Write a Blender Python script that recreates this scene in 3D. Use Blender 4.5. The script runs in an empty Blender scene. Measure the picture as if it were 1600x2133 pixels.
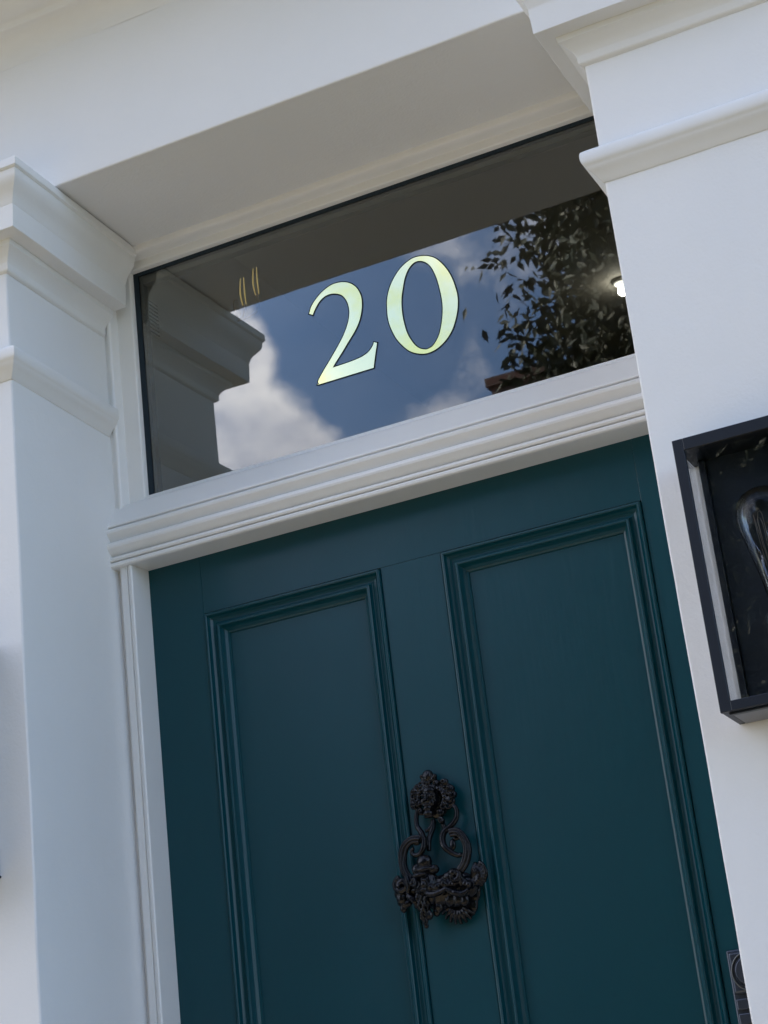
import bpy, bmesh, math, random
from mathutils import Vector, Matrix, noise
random.seed(7)
S = bpy.context.scene
COL = S.collection
R_ = math.radians

# ------------------------------------------------------------------ camera
YAW, PITCH, ROLL = 0.40736718, 0.35140457, 0.11872223
cd = bpy.data.cameras.new('camera'); cam = bpy.data.objects.new('camera', cd); COL.objects.link(cam)
cy, sy, cp, sp = math.cos(YAW), math.sin(YAW), math.cos(PITCH), math.sin(PITCH)
fwd = Vector((-sy*cp, cy*cp, sp)); rt0 = Vector((cy, sy, 0)); up0 = rt0.cross(fwd)
cr, sr = math.cos(ROLL), math.sin(ROLL)
rt = rt0*cr - up0*sr
dn = -rt0*sr - up0*cr
up = -dn
M = Matrix((rt, up, -fwd)).transposed().to_4x4()
M.translation = Vector((.958, -2.3, 1.10))
cam.matrix_world = M
cd.sensor_fit = 'HORIZONTAL'; cd.sensor_width = 36; cd.lens = 36*3827.8/1600
cd.clip_start = 0.02; cd.clip_end = 600
S.camera = cam

# ------------------------------------------------------------------ world
SUN_EL, SUN_AZ = R_(40), R_(-70)          # sun stands behind the house, to the left
sun_dir = Vector((math.sin(SUN_AZ)*math.cos(SUN_EL), math.cos(SUN_AZ)*math.cos(SUN_EL), math.sin(SUN_EL)))
w = bpy.data.worlds.new('World'); S.world = w; w.use_nodes = True
nt = w.node_tree; nt.nodes.clear()
def N(nt, t, **k):
    n = nt.nodes.new(t)
    for a, b in k.items(): setattr(n, a, b)
    return n
sky = N(nt, 'ShaderNodeTexSky'); sky.sky_type = 'NISHITA'; sky.sun_disc = False
sky.sun_elevation = SUN_EL; sky.sun_rotation = SUN_AZ; sky.air_density = 1.0; sky.dust_density = .3; sky.ozone_density = 1.5
tc = N(nt, 'ShaderNodeTexCoord')
nz = N(nt, 'ShaderNodeTexNoise'); nz.inputs['Scale'].default_value = 2.6; nz.inputs['Detail'].default_value = 9; nz.inputs['Roughness'].default_value = .58
mp = N(nt, 'ShaderNodeMapping'); mp.inputs['Scale'].default_value = (1, 1, 1.6); mp.inputs['Location'].default_value = (3.1, .4, 1.7)
nt.links.new(tc.outputs['Generated'], mp.inputs[0]); nt.links.new(mp.outputs[0], nz.inputs['Vector'])
def math_(nt, op, a, b=None, clamp=False):
    n = N(nt, 'ShaderNodeMath', operation=op); n.use_clamp = clamp
    for i, v in enumerate((a, b)):
        if v is None: continue
        if isinstance(v, (int, float)): n.inputs[i].default_value = v
        else: nt.links.new(v, n.inputs[i])
    return n.outputs[0]
nfine = N(nt, 'ShaderNodeTexNoise'); nfine.inputs['Scale'].default_value = 13; nfine.inputs['Detail'].default_value = 8; nfine.inputs['Roughness'].default_value = .6
nt.links.new(tc.outputs['Generated'], nfine.inputs['Vector'])
def blob(c, r, amp):
    vd = N(nt, 'ShaderNodeVectorMath', operation='DISTANCE'); nt.links.new(tc.outputs['Generated'], vd.inputs[0]); vd.inputs[1].default_value = c
    m = N(nt, 'ShaderNodeMapRange'); m.interpolation_type = 'SMOOTHSTEP'
    nt.links.new(vd.outputs['Value'], m.inputs[0]); m.inputs[1].default_value = 0; m.inputs[2].default_value = r; m.inputs[3].default_value = amp; m.inputs[4].default_value = 0
    return m.outputs[0]
base = math_(nt, 'SUBTRACT', nz.outputs['Fac'], .5)
fine = math_(nt, 'MULTIPLY', math_(nt, 'SUBTRACT', nfine.outputs['Fac'], .5), 1.25)
v = math_(nt, 'ADD', math_(nt, 'MULTIPLY', base, 1.3), fine)
for c, r, a in (((-.432, -.812, .398), .078, .52), ((-.413, -.803, .43), .032, .35), ((-.402, -.83, .380), .045, .32),
                ((-.318, -.833, .448), .050, .21), ((-.29, -.831, .455), .04, -.22),
                ((-.365, -.815, .43), .075, -.75), ((-.42, -.826, .372), .022, -.2),
                ((-.85, -.45, .35), .75, .42), ((-.3, .2, .95), .5, .1)):
    v = math_(nt, 'ADD', v, blob(c, r, a))
cm = N(nt, 'ShaderNodeMapRange'); cm.interpolation_type = 'SMOOTHSTEP'
nt.links.new(v, cm.inputs[0]); cm.inputs[1].default_value = .04; cm.inputs[2].default_value = .34; cm.inputs[3].default_value = .05; cm.inputs[4].default_value = .92
mix = N(nt, 'ShaderNodeMixRGB'); nt.links.new(cm.outputs[0], mix.inputs[0])
skt = N(nt, 'ShaderNodeMixRGB', blend_type='MULTIPLY'); skt.inputs[0].default_value = 1; skt.inputs[2].default_value = (.85, 1.0, 1.18, 1)
nt.links.new(sky.outputs[0], skt.inputs[1]); nt.links.new(skt.outputs[0], mix.inputs[1])
ctex = N(nt, 'ShaderNodeTexNoise'); ctex.inputs['Scale'].default_value = 14; ctex.inputs['Detail'].default_value = 7; ctex.inputs['Roughness'].default_value = .62
nt.links.new(mp.outputs[0], ctex.inputs['Vector'])
cmr = N(nt, 'ShaderNodeMapRange'); nt.links.new(ctex.outputs['Fac'], cmr.inputs[0]); cmr.inputs[1].default_value = .35; cmr.inputs[2].default_value = .66
ccol = N(nt, 'ShaderNodeMixRGB'); nt.links.new(cmr.outputs[0], ccol.inputs[0]); ccol.inputs[1].default_value = (6.6, 6.8, 8.2, 1); ccol.inputs[2].default_value = (13.6, 13.0, 13.2, 1)
nt.links.new(ccol.outputs[0], mix.inputs[2])
bg = N(nt, 'ShaderNodeBackground'); bg.inputs[1].default_value = .10
nt.links.new(mix.outputs[0], bg.inputs[0])
wo = N(nt, 'ShaderNodeOutputWorld'); nt.links.new(bg.outputs[0], wo.inputs[0])

sl = bpy.data.lights.new('sun', 'SUN'); sl.energy = 3.1; sl.angle = R_(.5); sl.color = (1, .93, .80)
so = bpy.data.objects.new('sun', sl); COL.objects.link(so)
so.rotation_euler = sun_dir.to_track_quat('Z', 'Y').to_euler(); so.location = sun_dir*30
S.view_settings.view_transform = 'Standard'; S.view_settings.look = 'None'; S.view_settings.gamma = 1
S.view_settings.use_curve_mapping = False
S.view_settings.exposure = 1.78

# ------------------------------------------------------------------ materials
def mat(name, col, rough=.5, metal=0., spec=.5, bump=None, var=None, coat=0., vr=(.35, .7)):
    m = bpy.data.materials.new(name); m.use_nodes = True; t = m.node_tree; b = t.nodes['Principled BSDF']
    b.inputs['Base Color'].default_value = (*col, 1); b.inputs['Roughness'].default_value = rough
    b.inputs['Metallic'].default_value = metal; b.inputs['Specular IOR Level'].default_value = spec
    b.inputs['Coat Weight'].default_value = coat
    tcn = N(t, 'ShaderNodeTexCoord')
    if var:
        sc, amt, c2 = var
        n = N(t, 'ShaderNodeTexNoise'); n.inputs['Scale'].default_value = sc; n.inputs['Detail'].default_value = 6; n.inputs['Roughness'].default_value = .6
        t.links.new(tcn.outputs['Object'], n.inputs['Vector'])
        r = N(t, 'ShaderNodeMapRange'); t.links.new(n.outputs['Fac'], r.inputs[0]); r.inputs[1].default_value = vr[0]; r.inputs[2].default_value = vr[1]; r.inputs[4].default_value = amt
        mx = N(t, 'ShaderNodeMixRGB'); t.links.new(r.outputs[0], mx.inputs[0]); mx.inputs[1].default_value = (*col, 1); mx.inputs[2].default_value = (*c2, 1)
        t.links.new(mx.outputs[0], b.inputs['Base Color'])
    if bump:
        prev = None
        for sc, st, dist, stretch in bump:
            n = N(t, 'ShaderNodeTexNoise'); n.inputs['Scale'].default_value = sc; n.inputs['Detail'].default_value = 4
            mpn = N(t, 'ShaderNodeMapping'); mpn.inputs['Scale'].default_value = stretch
            t.links.new(tcn.outputs['Object'], mpn.inputs[0]); t.links.new(mpn.outputs[0], n.inputs['Vector'])
            bn = N(t, 'ShaderNodeBump'); bn.inputs['Strength'].default_value = st; bn.inputs['Distance'].default_value = dist
            t.links.new(n.outputs['Fac'], bn.inputs['Height'])
            if prev: t.links.new(prev.outputs[0], bn.inputs['Normal'])
            prev = bn
        t.links.new(prev.outputs[0], b.inputs['Normal'])
    return m
ONE = (1, 1, 1)
M_stucco = mat('masonry_paint', (.80, .80, .79), .75, spec=.25, bump=[(3, .35, .02, ONE), (230, .32, .0012, ONE), (80, .22, .0018, ONE)], var=(1.8, .5, (.72, .73, .72)))
M_mould = mat('moulding_paint', (.80, .80, .785), .62, spec=.35, bump=[(14, .3, .004, ONE), (160, .2, .0008, ONE)], var=(6, .5, (.74, .735, .71)))
M_frame = mat('frame_gloss_paint', (.80, .80, .785), .30, spec=.5, bump=[(25, .25, .002, ONE), (90, .12, .0006, (1, 1, .2))], var=(8, .4, (.75, .75, .73)))
M_teal = mat('teal_door_paint', (.0012, .050, .066), .31, spec=.36, bump=[(6, .16, .006, ONE), (160, .25, .0006, (1, 1, .10))], var=(5, .5, (.0016, .044, .059)))
M_iron = mat('black_cast_iron', (.0018, .0026, .0050), .24, metal=.0, spec=.30, bump=[(260, .4, .0006, ONE)], var=(120, .4, (.008, .006, .006)))
M_lampblk = mat('black_lantern_metal', (.007, .011, .018), .42, spec=.42, bump=[(300, .15, .0004, ONE)])
M_lampin = mat('black_backplate', (.011, .018, .028), .38, spec=.5, bump=[(60, .3, .001, ONE)])
M_grey = mat('grey_lamp_tray', (.20, .20, .21), .5)
M_brass = mat('brass', (.75, .52, .18), .25, metal=1.)
M_bronze = mat('dark_bronze', (.055, .065, .085), .32, metal=.6, bump=[(80, .2, .001, ONE)])
M_filament = mat('filament_wire', (.22, .19, .16), .5, metal=.5)
M_steel = mat('worn_steel', (.16, .17, .17), .4, metal=.9)
M_gold = mat('gold_leaf', (1.0, .88, .46), .11, metal=1., var=(9, 1., (1.0, .84, .28)), vr=(.46, .62))  # yellower patches stand in for bright cloud mirrored in the gilding
M_ink = mat('black_letter_outline', (.008, .014, .018), .7, spec=.1)
M_spacer = mat('dark_spacer_bar', (.010, .018, .028), .5)
M_spacer2 = mat('grey_spacer_face', (.26, .26, .24), .5)
M_gasket = mat('dark_glazing_gasket', (.016, .028, .040), .55, spec=.2)
M_hall = mat('hall_wall_paint', (.62, .58, .50), .7, var=(2, .5, (.56, .52, .46)))
M_floor = mat('hall_floor', (.10, .08, .06), .5)
M_ventw = mat('vent_metal', (.62, .60, .56), .5)
M_dark = mat('vent_void', (.01, .01, .01), .8)
M_brick = bpy.data.materials.new('red_brick'); M_brick.use_nodes = True
t = M_brick.node_tree; b = t.nodes['Principled BSDF']; br = N(t, 'ShaderNodeTexBrick'); tcb = N(t, 'ShaderNodeTexCoord'); mpb = N(t, 'ShaderNodeMapping')
mpb.inputs['Rotation'].default_value = (R_(90), 0, 0); t.links.new(tcb.outputs['Object'], mpb.inputs[0]); t.links.new(mpb.outputs[0], br.inputs['Vector'])
br.inputs['Scale'].default_value = 2.2; br.inputs['Color1'].default_value = (.10, .042, .032, 1); br.inputs['Color2'].default_value = (.13, .055, .040, 1); br.inputs['Mortar'].default_value = (.12, .085, .07, 1)
t.links.new(br.outputs['Color'], b.inputs['Base Color']); b.inputs['Roughness'].default_value = .85
M_slate = mat('roof_slate', (.07, .07, .08), .6, var=(4, .6, (.11, .10, .10)))
M_road = mat('asphalt', (.06, .06, .06), .85, var=(3, .6, (.045, .045, .045)), bump=[(200, .4, .002, ONE)])
M_pave = mat('paving_stone', (.39, .31, .20), .8, var=(2, .6, (.34, .27, .17)), bump=[(90, .3, .002, ONE)])
M_stone = mat('limestone_step', (.62, .57, .48), .7, var=(5, .5, (.52, .48, .40)))
M_ground = mat('ground_soil', (.10, .11, .05), .95, var=(.4, .7, (.14, .12, .07)))
M_bark = mat('bark', (.10, .075, .05), .9, bump=[(12, .8, .02, (1, 1, .3))])
M_leaf = mat('leaf', (.032, .045, .018), .55, var=(1.3, .9, (.065, .055, .025)))
M_leafd = mat('dark_leaf', (.02, .04, .018), .5, var=(.9, .6, (.03, .05, .02)))
M_winglass = mat('dark_window_glass', (.02, .025, .03), .08, spec=.8)
M_whitew = mat('white_window_paint', (.75, .75, .72), .5)

def glass_mat(name, boost, tint=(1, 1, 1), rough=0.0, bump=None):
    m = bpy.data.materials.new(name); m.use_nodes = True; t = m.node_tree; t.nodes.clear()
    o = N(t, 'ShaderNodeOutputMaterial'); mx = N(t, 'ShaderNodeMixShader'); tr = N(t, 'ShaderNodeBsdfTransparent'); g = N(t, 'ShaderNodeBsdfGlossy')
    fr = N(t, 'ShaderNodeFresnel'); fr.inputs[0].default_value = 1.5; g.inputs['Roughness'].default_value = rough
    tr.inputs[0].default_value = (*tint, 1); g.inputs[0].default_value = (1, 1, 1, 1)
    f = math_(t, 'MULTIPLY', fr.outputs[0], boost, True)
    t.links.new(f, mx.inputs[0]); t.links.new(tr.outputs[0], mx.inputs[1]); t.links.new(g.outputs[0], mx.inputs[2]); t.links.new(mx.outputs[0], o.inputs[0])
    if bump:
        tcn = N(t, 'ShaderNodeTexCoord'); n = N(t, 'ShaderNodeTexNoise'); n.inputs['Scale'].default_value = bump[0]; n.inputs['Detail'].default_value = 1
        bn = N(t, 'ShaderNodeBump'); bn.inputs['Strength'].default_value = bump[1]; bn.inputs['Distance'].default_value = bump[2]
        t.links.new(tcn.outputs['Object'], n.inputs['Vector']); t.links.new(n.outputs['Fac'], bn.inputs['Height']); t.links.new(bn.outputs[0], g.inputs['Normal'])
    return m
M_pane = glass_mat('window_glass', 1.7, (.80, .82, .80), 0.012, bump=(4.0, .10, .0025))
M_lampglass = glass_mat('lantern_glass', .75, (.95, .96, .97), 0.0, bump=(6, .1, .003))
M_bulb = glass_mat('bulb_glass', 1.2, (.97, .97, .97), rough=.03)
for n_ in M_bulb.node_tree.nodes:
    if n_.type == 'BSDF_GLOSSY': n_.inputs[0].default_value = (.75, .75, .75, 1)
def emis(name, col, st):
    m = bpy.data.materials.new(name); m.use_nodes = True; b = m.node_tree.nodes['Principled BSDF']
    b.inputs['Base Color'].default_value = (*col, 1); b.inputs['Emission Color'].default_value = (*col, 1); b.inputs['Emission Strength'].default_value = st
    return m
M_spot = emis('lit_downlight', (1, .95, .86), 6)
M_glint = emis('glowing_glint_tube', (1, .74, .25), .13)  # weak glow for the made-up tubes that imitate yellow glints

# ------------------------------------------------------------------ helpers
def empty(name, loc=(0, 0, 0), label=None, cat=None, group=None, rz=0):
    o = bpy.data.objects.new(name, None); COL.objects.link(o); o.location = loc; o.rotation_euler.z = rz; o.empty_display_size = .1
    tag(o, label, cat, group); return o
def tag(o, label=None, cat=None, group=None, kind=None):
    if label: o['label'] = label
    if cat: o['category'] = cat
    if group: o['group'] = group
    if kind: o['kind'] = kind
    return o
def link(name, me, m, parent=None, smooth=False, local=False):
    if m is not None: me.materials.append(m)
    if smooth:
        for p_ in me.polygons: p_.use_smooth = True
    o = bpy.data.objects.new(name, me); COL.objects.link(o)
    if parent:
        o.parent = parent
        if not local:
            l = Vector(parent.location)
            q = parent.parent
            while q: l += Vector(q.location); q = q.parent
            o.location = -l
    return o
def finish(name, bm, m, parent=None, smooth=False, bevel=0, segs=2, local=False, angle=35):
    bmesh.ops.recalc_face_normals(bm, faces=bm.faces[:])
    me = bpy.data.meshes.new(name); bm.to_mesh(me); bm.free()
    o = link(name, me, m, parent, smooth, local)
    if bevel:
        md = o.modifiers.new('bevel', 'BEVEL'); md.width = bevel; md.segments = segs; md.limit_method = 'ANGLE'; md.angle_limit = R_(angle)
        md.harden_normals = False
    return o
def rebase(o):
    """put a top-level mesh's origin at the centre of its foot"""
    me = o.data; xs = [v_.co for v_ in me.vertices]
    c = Vector((sum(v_.x for v_ in xs)/len(xs), sum(v_.y for v_ in xs)/len(xs), min(v_.z for v_ in xs)))
    me.transform(Matrix.Translation(-c)); o.location = Vector(o.location)+c; return o
def box(bm, x0, x1, y0, y1, z0, z1):
    vs = [bm.verts.new((x, y, z)) for x in (x0, x1) for y in (y0, y1) for z in (z0, z1)]
    for f in ((0, 1, 3, 2), (4, 6, 7, 5), (0, 4, 5, 1), (2, 3, 7, 6), (0, 2, 6, 4), (1, 5, 7, 3)): bm.faces.new([vs[i] for i in f])
    return vs
def boxobj(name, d, m, parent=None, bevel=0, segs=2):
    bm = bmesh.new(); box(bm, *d); return finish(name, bm, m, parent, bevel=bevel, segs=segs)
def gridbox(bm, x0, x1, y0, y1, z0, z1, st):
    """box whose faces are divided in cells of about st"""
    box(bm, x0, x1, y0, y1, z0, z1)
    for ax, a, b_ in ((0, x0, x1), (1, y0, y1), (2, z0, z1)):
        n = int(abs(b_-a)/st)
        for i in range(1, n):
            co = [0, 0, 0]; co[ax] = a+(b_-a)*i/n; no = [0, 0, 0]; no[ax] = 1
            bmesh.ops.bisect_plane(bm, geom=bm.verts[:]+bm.edges[:]+bm.faces[:], plane_co=co, plane_no=no)
def wobble(me, amp, sc, seed=0):
    for v_ in me.vertices:
        p_ = v_.co*sc+Vector((seed, seed*1.7, seed*.3))
        n = noise.noise_vector(p_)
        v_.co += n*amp+noise.noise_vector(p_*4.1)*amp*.35
def arc(cx, cz, r, a0, a1, n=6):
    return [(cx+r*math.cos(R_(a0+(a1-a0)*i/n)), cz+r*math.sin(R_(a0+(a1-a0)*i/n))) for i in range(n+1)]
def sweep(bm, path, prof, closed_prof=False, step=None, caps=True):
    """sweep profile (e, z) along an xy path; e goes to the right of travel"""
    P_ = [Vector(p_) for p_ in path]
    if step:
        Q = []
        for a, b_ in zip(P_, P_[1:]):
            n = max(1, int((b_-a).length/step)); Q += [(a+(b_-a)*i/n, i == 0) for i in range(n)]
        Q.append((P_[-1], True)); P_ = [q_[0] for q_ in Q]
    rings = []
    for i, p_ in enumerate(P_):
        ds = []
        if i > 0: ds.append((p_-P_[i-1]).normalized())
        if i < len(P_)-1: ds.append((P_[i+1]-p_).normalized())
        ns = [Vector((d.y, -d.x)) for d in ds]
        if len(ns) == 2:
            nn = ns[0]+ns[1]; nn = nn/nn.length_squared*2 if nn.length_squared > 1e-9 else ns[0]
        else: nn = ns[0]
        rings.append([bm.verts.new((p_.x+nn.x*e, p_.y+nn.y*e, z)) for e, z in prof])
    for a, b_ in zip(rings, rings[1:]):
        for j in range(len(prof)-(0 if closed_prof else 1)):
            k = (j+1) % len(prof); bm.faces.new((a[j], a[k], b_[k], b_[j]))
    if closed_prof and caps:
        bm.faces.new(rings[0][::-1]); bm.faces.new(rings[-1])
    return rings
def extrude_poly(bm, pts, axis, a, b_, n=1):
    """closed polygon swept along an axis: pts are the other two coordinates in xyz order"""
    def mk(p_, t_):
        return {0: (t_, p_[0], p_[1]), 1: (p_[0], t_, p_[1]), 2: (p_[0], p_[1], t_)}[axis]
    rings = [[bm.verts.new(mk(p_, a+(b_-a)*i/n)) for p_ in pts] for i in range(n+1)]
    for r0, r1 in zip(rings, rings[1:]):
        for j in range(len(pts)):
            k = (j+1) % len(pts); bm.faces.new((r0[j], r0[k], r1[k], r1[j]))
    bm.faces.new(rings[0][::-1]); bm.faces.new(rings[-1])
def catmull(pts, n=6):
    """closed catmull-rom; points flagged (.., 1) stay sharp corners"""
    out = []; L = len(pts)
    for i in range(L):
        p0, p1, p2, p3 = pts[i-1], pts[i], pts[(i+1) % L], pts[(i+2) % L]
        if len(p1) > 2: p0 = (2*p1[0]-p2[0], 2*p1[1]-p2[1])
        if len(p2) > 2: p3 = (2*p2[0]-p1[0], 2*p2[1]-p1[1])
        for k in range(n):
            t_ = k/n
            out.append(tuple(.5*((2*p1[a])+(-p0[a]+p2[a])*t_+(2*p0[a]-5*p1[a]+4*p2[a]-p3[a])*t_*t_+(-p0[a]+3*p1[a]-3*p2[a]+p3[a])*t_**3) for a in (0, 1)))
    return out
def tube(bm, pts, rad, seg=8, smooth_n=5):
    """smooth round tube through 3-D points; rad a number or a list"""
    if not isinstance(rad, (list, tuple)): rad = [rad]*len(pts)
    pp = [Vector(p_) for p_ in pts]; Q = []; Rr = []
    for i in range(len(pp)-1):
        p0 = pp[max(i-1, 0)]; p1 = pp[i]; p2 = pp[i+1]; p3 = pp[min(i+2, len(pp)-1)]
        for k in range(smooth_n):
            t_ = k/smooth_n
            Q.append(.5*((2*p1)+(-p0+p2)*t_+(2*p0-5*p1+4*p2-p3)*t_*t_+(-p0+3*p1-3*p2+p3)*t_**3)); Rr.append(rad[i]+(rad[i+1]-rad[i])*t_)
    Q.append(pp[-1]); Rr.append(rad[-1])
    prev = None; rings = []
    for i, q_ in enumerate(Q):
        d = (Q[min(i+1, len(Q)-1)]-Q[max(i-1, 0)]).normalized()
        if prev is None: prev = d.orthogonal().normalized()
        u = (prev-d*prev.dot(d)).normalized(); prev = u; v_ = d.cross(u)
        rings.append([bm.verts.new(q_+(u*math.cos(2*math.pi*j/seg)+v_*math.sin(2*math.pi*j/seg))*Rr[i]) for j in range(seg)])
    for a, b_ in zip(rings, rings[1:]):
        for j in range(seg): bm.faces.new((a[j], a[(j+1) % seg], b_[(j+1) % seg], b_[j]))
    bm.faces.new(rings[0][::-1]); bm.faces.new(rings[-1])
def ball(bm, c, r, sc=(1, 1, 1), rot=None, u=12, v_=8):
    m_ = Matrix.Translation(c) @ (rot if rot else Matrix()) @ Matrix.Diagonal((*[r*s for s in sc], 1))
    bmesh.ops.create_uvsphere(bm, u_segments=u, v_segments=v_, radius=1, matrix=m_)
def lathe(bm, prof, cx, cy_, cz, seg=32, closed=False):
    rings = []
    for r, z in prof:
        rings.append([bm.verts.new((cx+max(r, 1e-5)*math.cos(2*math.pi*j/seg), cy_+max(r, 1e-5)*math.sin(2*math.pi*j/seg), cz+z)) for j in range(seg)])
    for a, b_ in zip(rings, rings[1:]):
        for j in range(seg): bm.faces.new((a[j], a[(j+1) % seg], b_[(j+1) % seg], b_[j]))

# ------------------------------------------------------------------ key sizes (metres)
GX0, GX1, GZ0, GZ1 = -.4257, .4180, 2.146, 2.5346        # fanlight glass
XL, XR = -.461, .448                                      # inner faces of the two pilasters
PY, FY, ZS = -.300, -.262, 2.562                          # pilaster front, frieze front, soffit height

# ------------------------------------------------------------------ ground and street
def sheet(name, x0, x1, y0, y1, z, m):
    bm = bmesh.new(); vs = [bm.verts.new(p_) for p_ in ((x0, y0, z), (x1, y0, z), (x1, y1, z), (x0, y1, z))]; bm.faces.new(vs)
    return tag(finish(name, bm, m), kind='structure')
sheet('ground', -250, 250, -250, 250, -.50, M_ground)
tag(boxobj('pavement', (-40, 40, -6.5, -4.0, -.496, -.38), M_pave, bevel=.01), kind='structure')
sheet('road', -40, 40, -12.5, -6.5, -.492, M_road)
tag(boxobj('far_pavement', (-40, 40, -15.2, -12.5, -.496, -.38), M_pave, bevel=.01), kind='structure')
tag(boxobj('front_path', (-2.6, 2.6, -4.0, -.95, -.496, -.36), M_pave, bevel=.01), kind='structure')  # unseen paving, widened to bounce warm light onto the undersides
st = empty('front_steps', (0, -.6, -.5), 'two pale stone steps leading up to the teal front door', 'steps')
boxobj('step', (-.95, .95, -.95, -.62, -.49, -.18), M_stone, st, bevel=.012)
boxobj('step', (-.95, .95, -.62, -.10, -.49, -.005), M_stone, st, bevel=.012)

# ------------------------------------------------------------------ house body and hall
hs = empty('house', (0, 4, -.5), 'white stuccoed house front around the teal entrance door', 'house')
bm = bmesh.new()
box(bm, -6, -.79, -.20, .10, -.5, 9); box(bm, .78, 6, -.20, .10, -.5, 9); box(bm, -.79, .78, -.20, .10, 3.02, 9)
box(bm, -.79, -.52, .045, .10, -.5, 3.02); box(bm, .51, .78, .045, .10, -.5, 3.02)
finish('wall', bm, M_stucco, hs)
bm = bmesh.new(); box(bm, -6, -5.7, .10, 8, -.5, 9); box(bm, 5.7, 6, .10, 8, -.5, 9); box(bm, -6, 6, 8, 8.3, -.5, 9); finish('rear_wall', bm, M_stucco, hs)
bm = bmesh.new(); extrude_poly(bm, [(-.35, 9.0), (8.5, 9.0), (4.1, 11.6)], 0, -6.2, 6.2); finish('roof', bm, M_slate, hs)
bm = bmesh.new()
box(bm, -.53, -.466, .051, 4, -.02, 2.77); box(bm, .46, .53, .051, 4, -.02, 2.77); box(bm, -.53, .53, 4, 4.1, -.02, 2.77)
box(bm, -.53, .53, .051, 4.1, 2.77, 2.85)
tag(finish('hall_wall', bm, M_hall), kind='structure')
tag(boxobj('hall_floor', (-.53, .53, .05, 4.1, -.1, -.02), M_floor), kind='structure')
# ceiling downlight inside the hall
dl = empty('ceiling_light', (.115, 1.0, 2.77), 'small lit round spotlight seen through the fanlight glass', 'ceiling light')
bm = bmesh.new(); ball(bm, (.115, 1.0, 2.746), .0105); finish('lamp_face', bm, M_spot, dl, smooth=True)
bm = bmesh.new(); lathe(bm, [(.010, -.001), (.012, -.010), (.018, -.006), (.019, 0)], .115, 1.0, 2.77); finish('ring', bm, M_whitew, dl, smooth=True)
# vent on the hall's left wall
vt = empty('air_vent', (-.464, .10, 2.485), 'small slatted air vent behind the upper left corner of the fanlight glass', 'air vent')
boxobj('back_plate', (-.4655, -.4645, .045, .135, 2.487, 2.546), M_dark, vt)
for i in range(8):
    z = 2.489+i*.0072
    boxobj('slat', (-.4645, -.4628, .048, .132, z, z+.0026), M_ventw, vt)
# made-up sconce: faintly glowing tubes imitate stray yellow glints
sc = empty('glint_sconce', (-.466, .42, 2.60), 'made-up brass double candle sconce inside, glimpsed through the fanlight left of the 20', 'wall light')
bm = bmesh.new(); ball(bm, (-.462, .42, 2.655), .012, (.4, 1, 1.6)); finish('back_plate', bm, M_brass, sc, smooth=True)
for dx, dz in ((0, 0), (.028, .012)):
    bm = bmesh.new(); tube(bm, [(-.462, .42, 2.63), (-.44+dx, .40, 2.625), (-.425+dx, .38, 2.635+dz)], .0022); finish('arm', bm, M_brass, sc, smooth=True)
    for k in (-.0035, .0035):
        bm = bmesh.new(); tube(bm, [(-.425+dx+k, .38, 2.635+dz), (-.427+dx+k*1.3, .38, 2.66+dz), (-.425+dx+k, .38, 2.69+dz)], [.0010, .0016, .0008]); finish('glint', bm, M_glint, sc, smooth=True)

# ------------------------------------------------------------------ pilasters
CAP = ([(0, 2.4215), (.0045, 2.4240), (.0060, 2.4265), (.0060, 2.4340), (.0068, 2.4362)] +
       [(.0068+.0140*t_**1.2, 2.4362+.0160*t_**.8) for t_ in (.2, .4, .6, .8, 1)] +
       [(.0232, 2.4535), (.0240, 2.4600), (.0240, 2.4618), (.0445, 2.4625), (.0465, 2.4640), (.0480, 2.4980), (.0475, 2.5000)] +
       [(.0485, 2.5020), (.0495, 2.5050), (.0520, 2.5120), (.0560, 2.5180), (.0610, 2.5240), (.0655, 2.5300), (.0675, 2.5370), (.0680, 2.5440),
        (.0700, 2.5450), (.0720, 2.5470), (.0720, 2.5575), (.0710, 2.5600), (-.02, 2.5605), (-.02, 2.4215)])
BAND = [(0, 2.249), (.0020, 2.2500), (.0045, 2.2545), (.0080, 2.2590), (.0120, 2.2640), (.0150, 2.2665), (.0155, 2.2690), (.0175, 2.2720)] + \
       [(.0175+.0035*math.sin(R_(a)), 2.2820-.0100*math.cos(R_(a))) for a in (30, 60, 90, 120, 150)] + [(.0165, 2.2925), (.0120, 2.2955), (.0, 2.2965), (-.02, 2.2965), (-.02, 2.249)]
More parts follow.
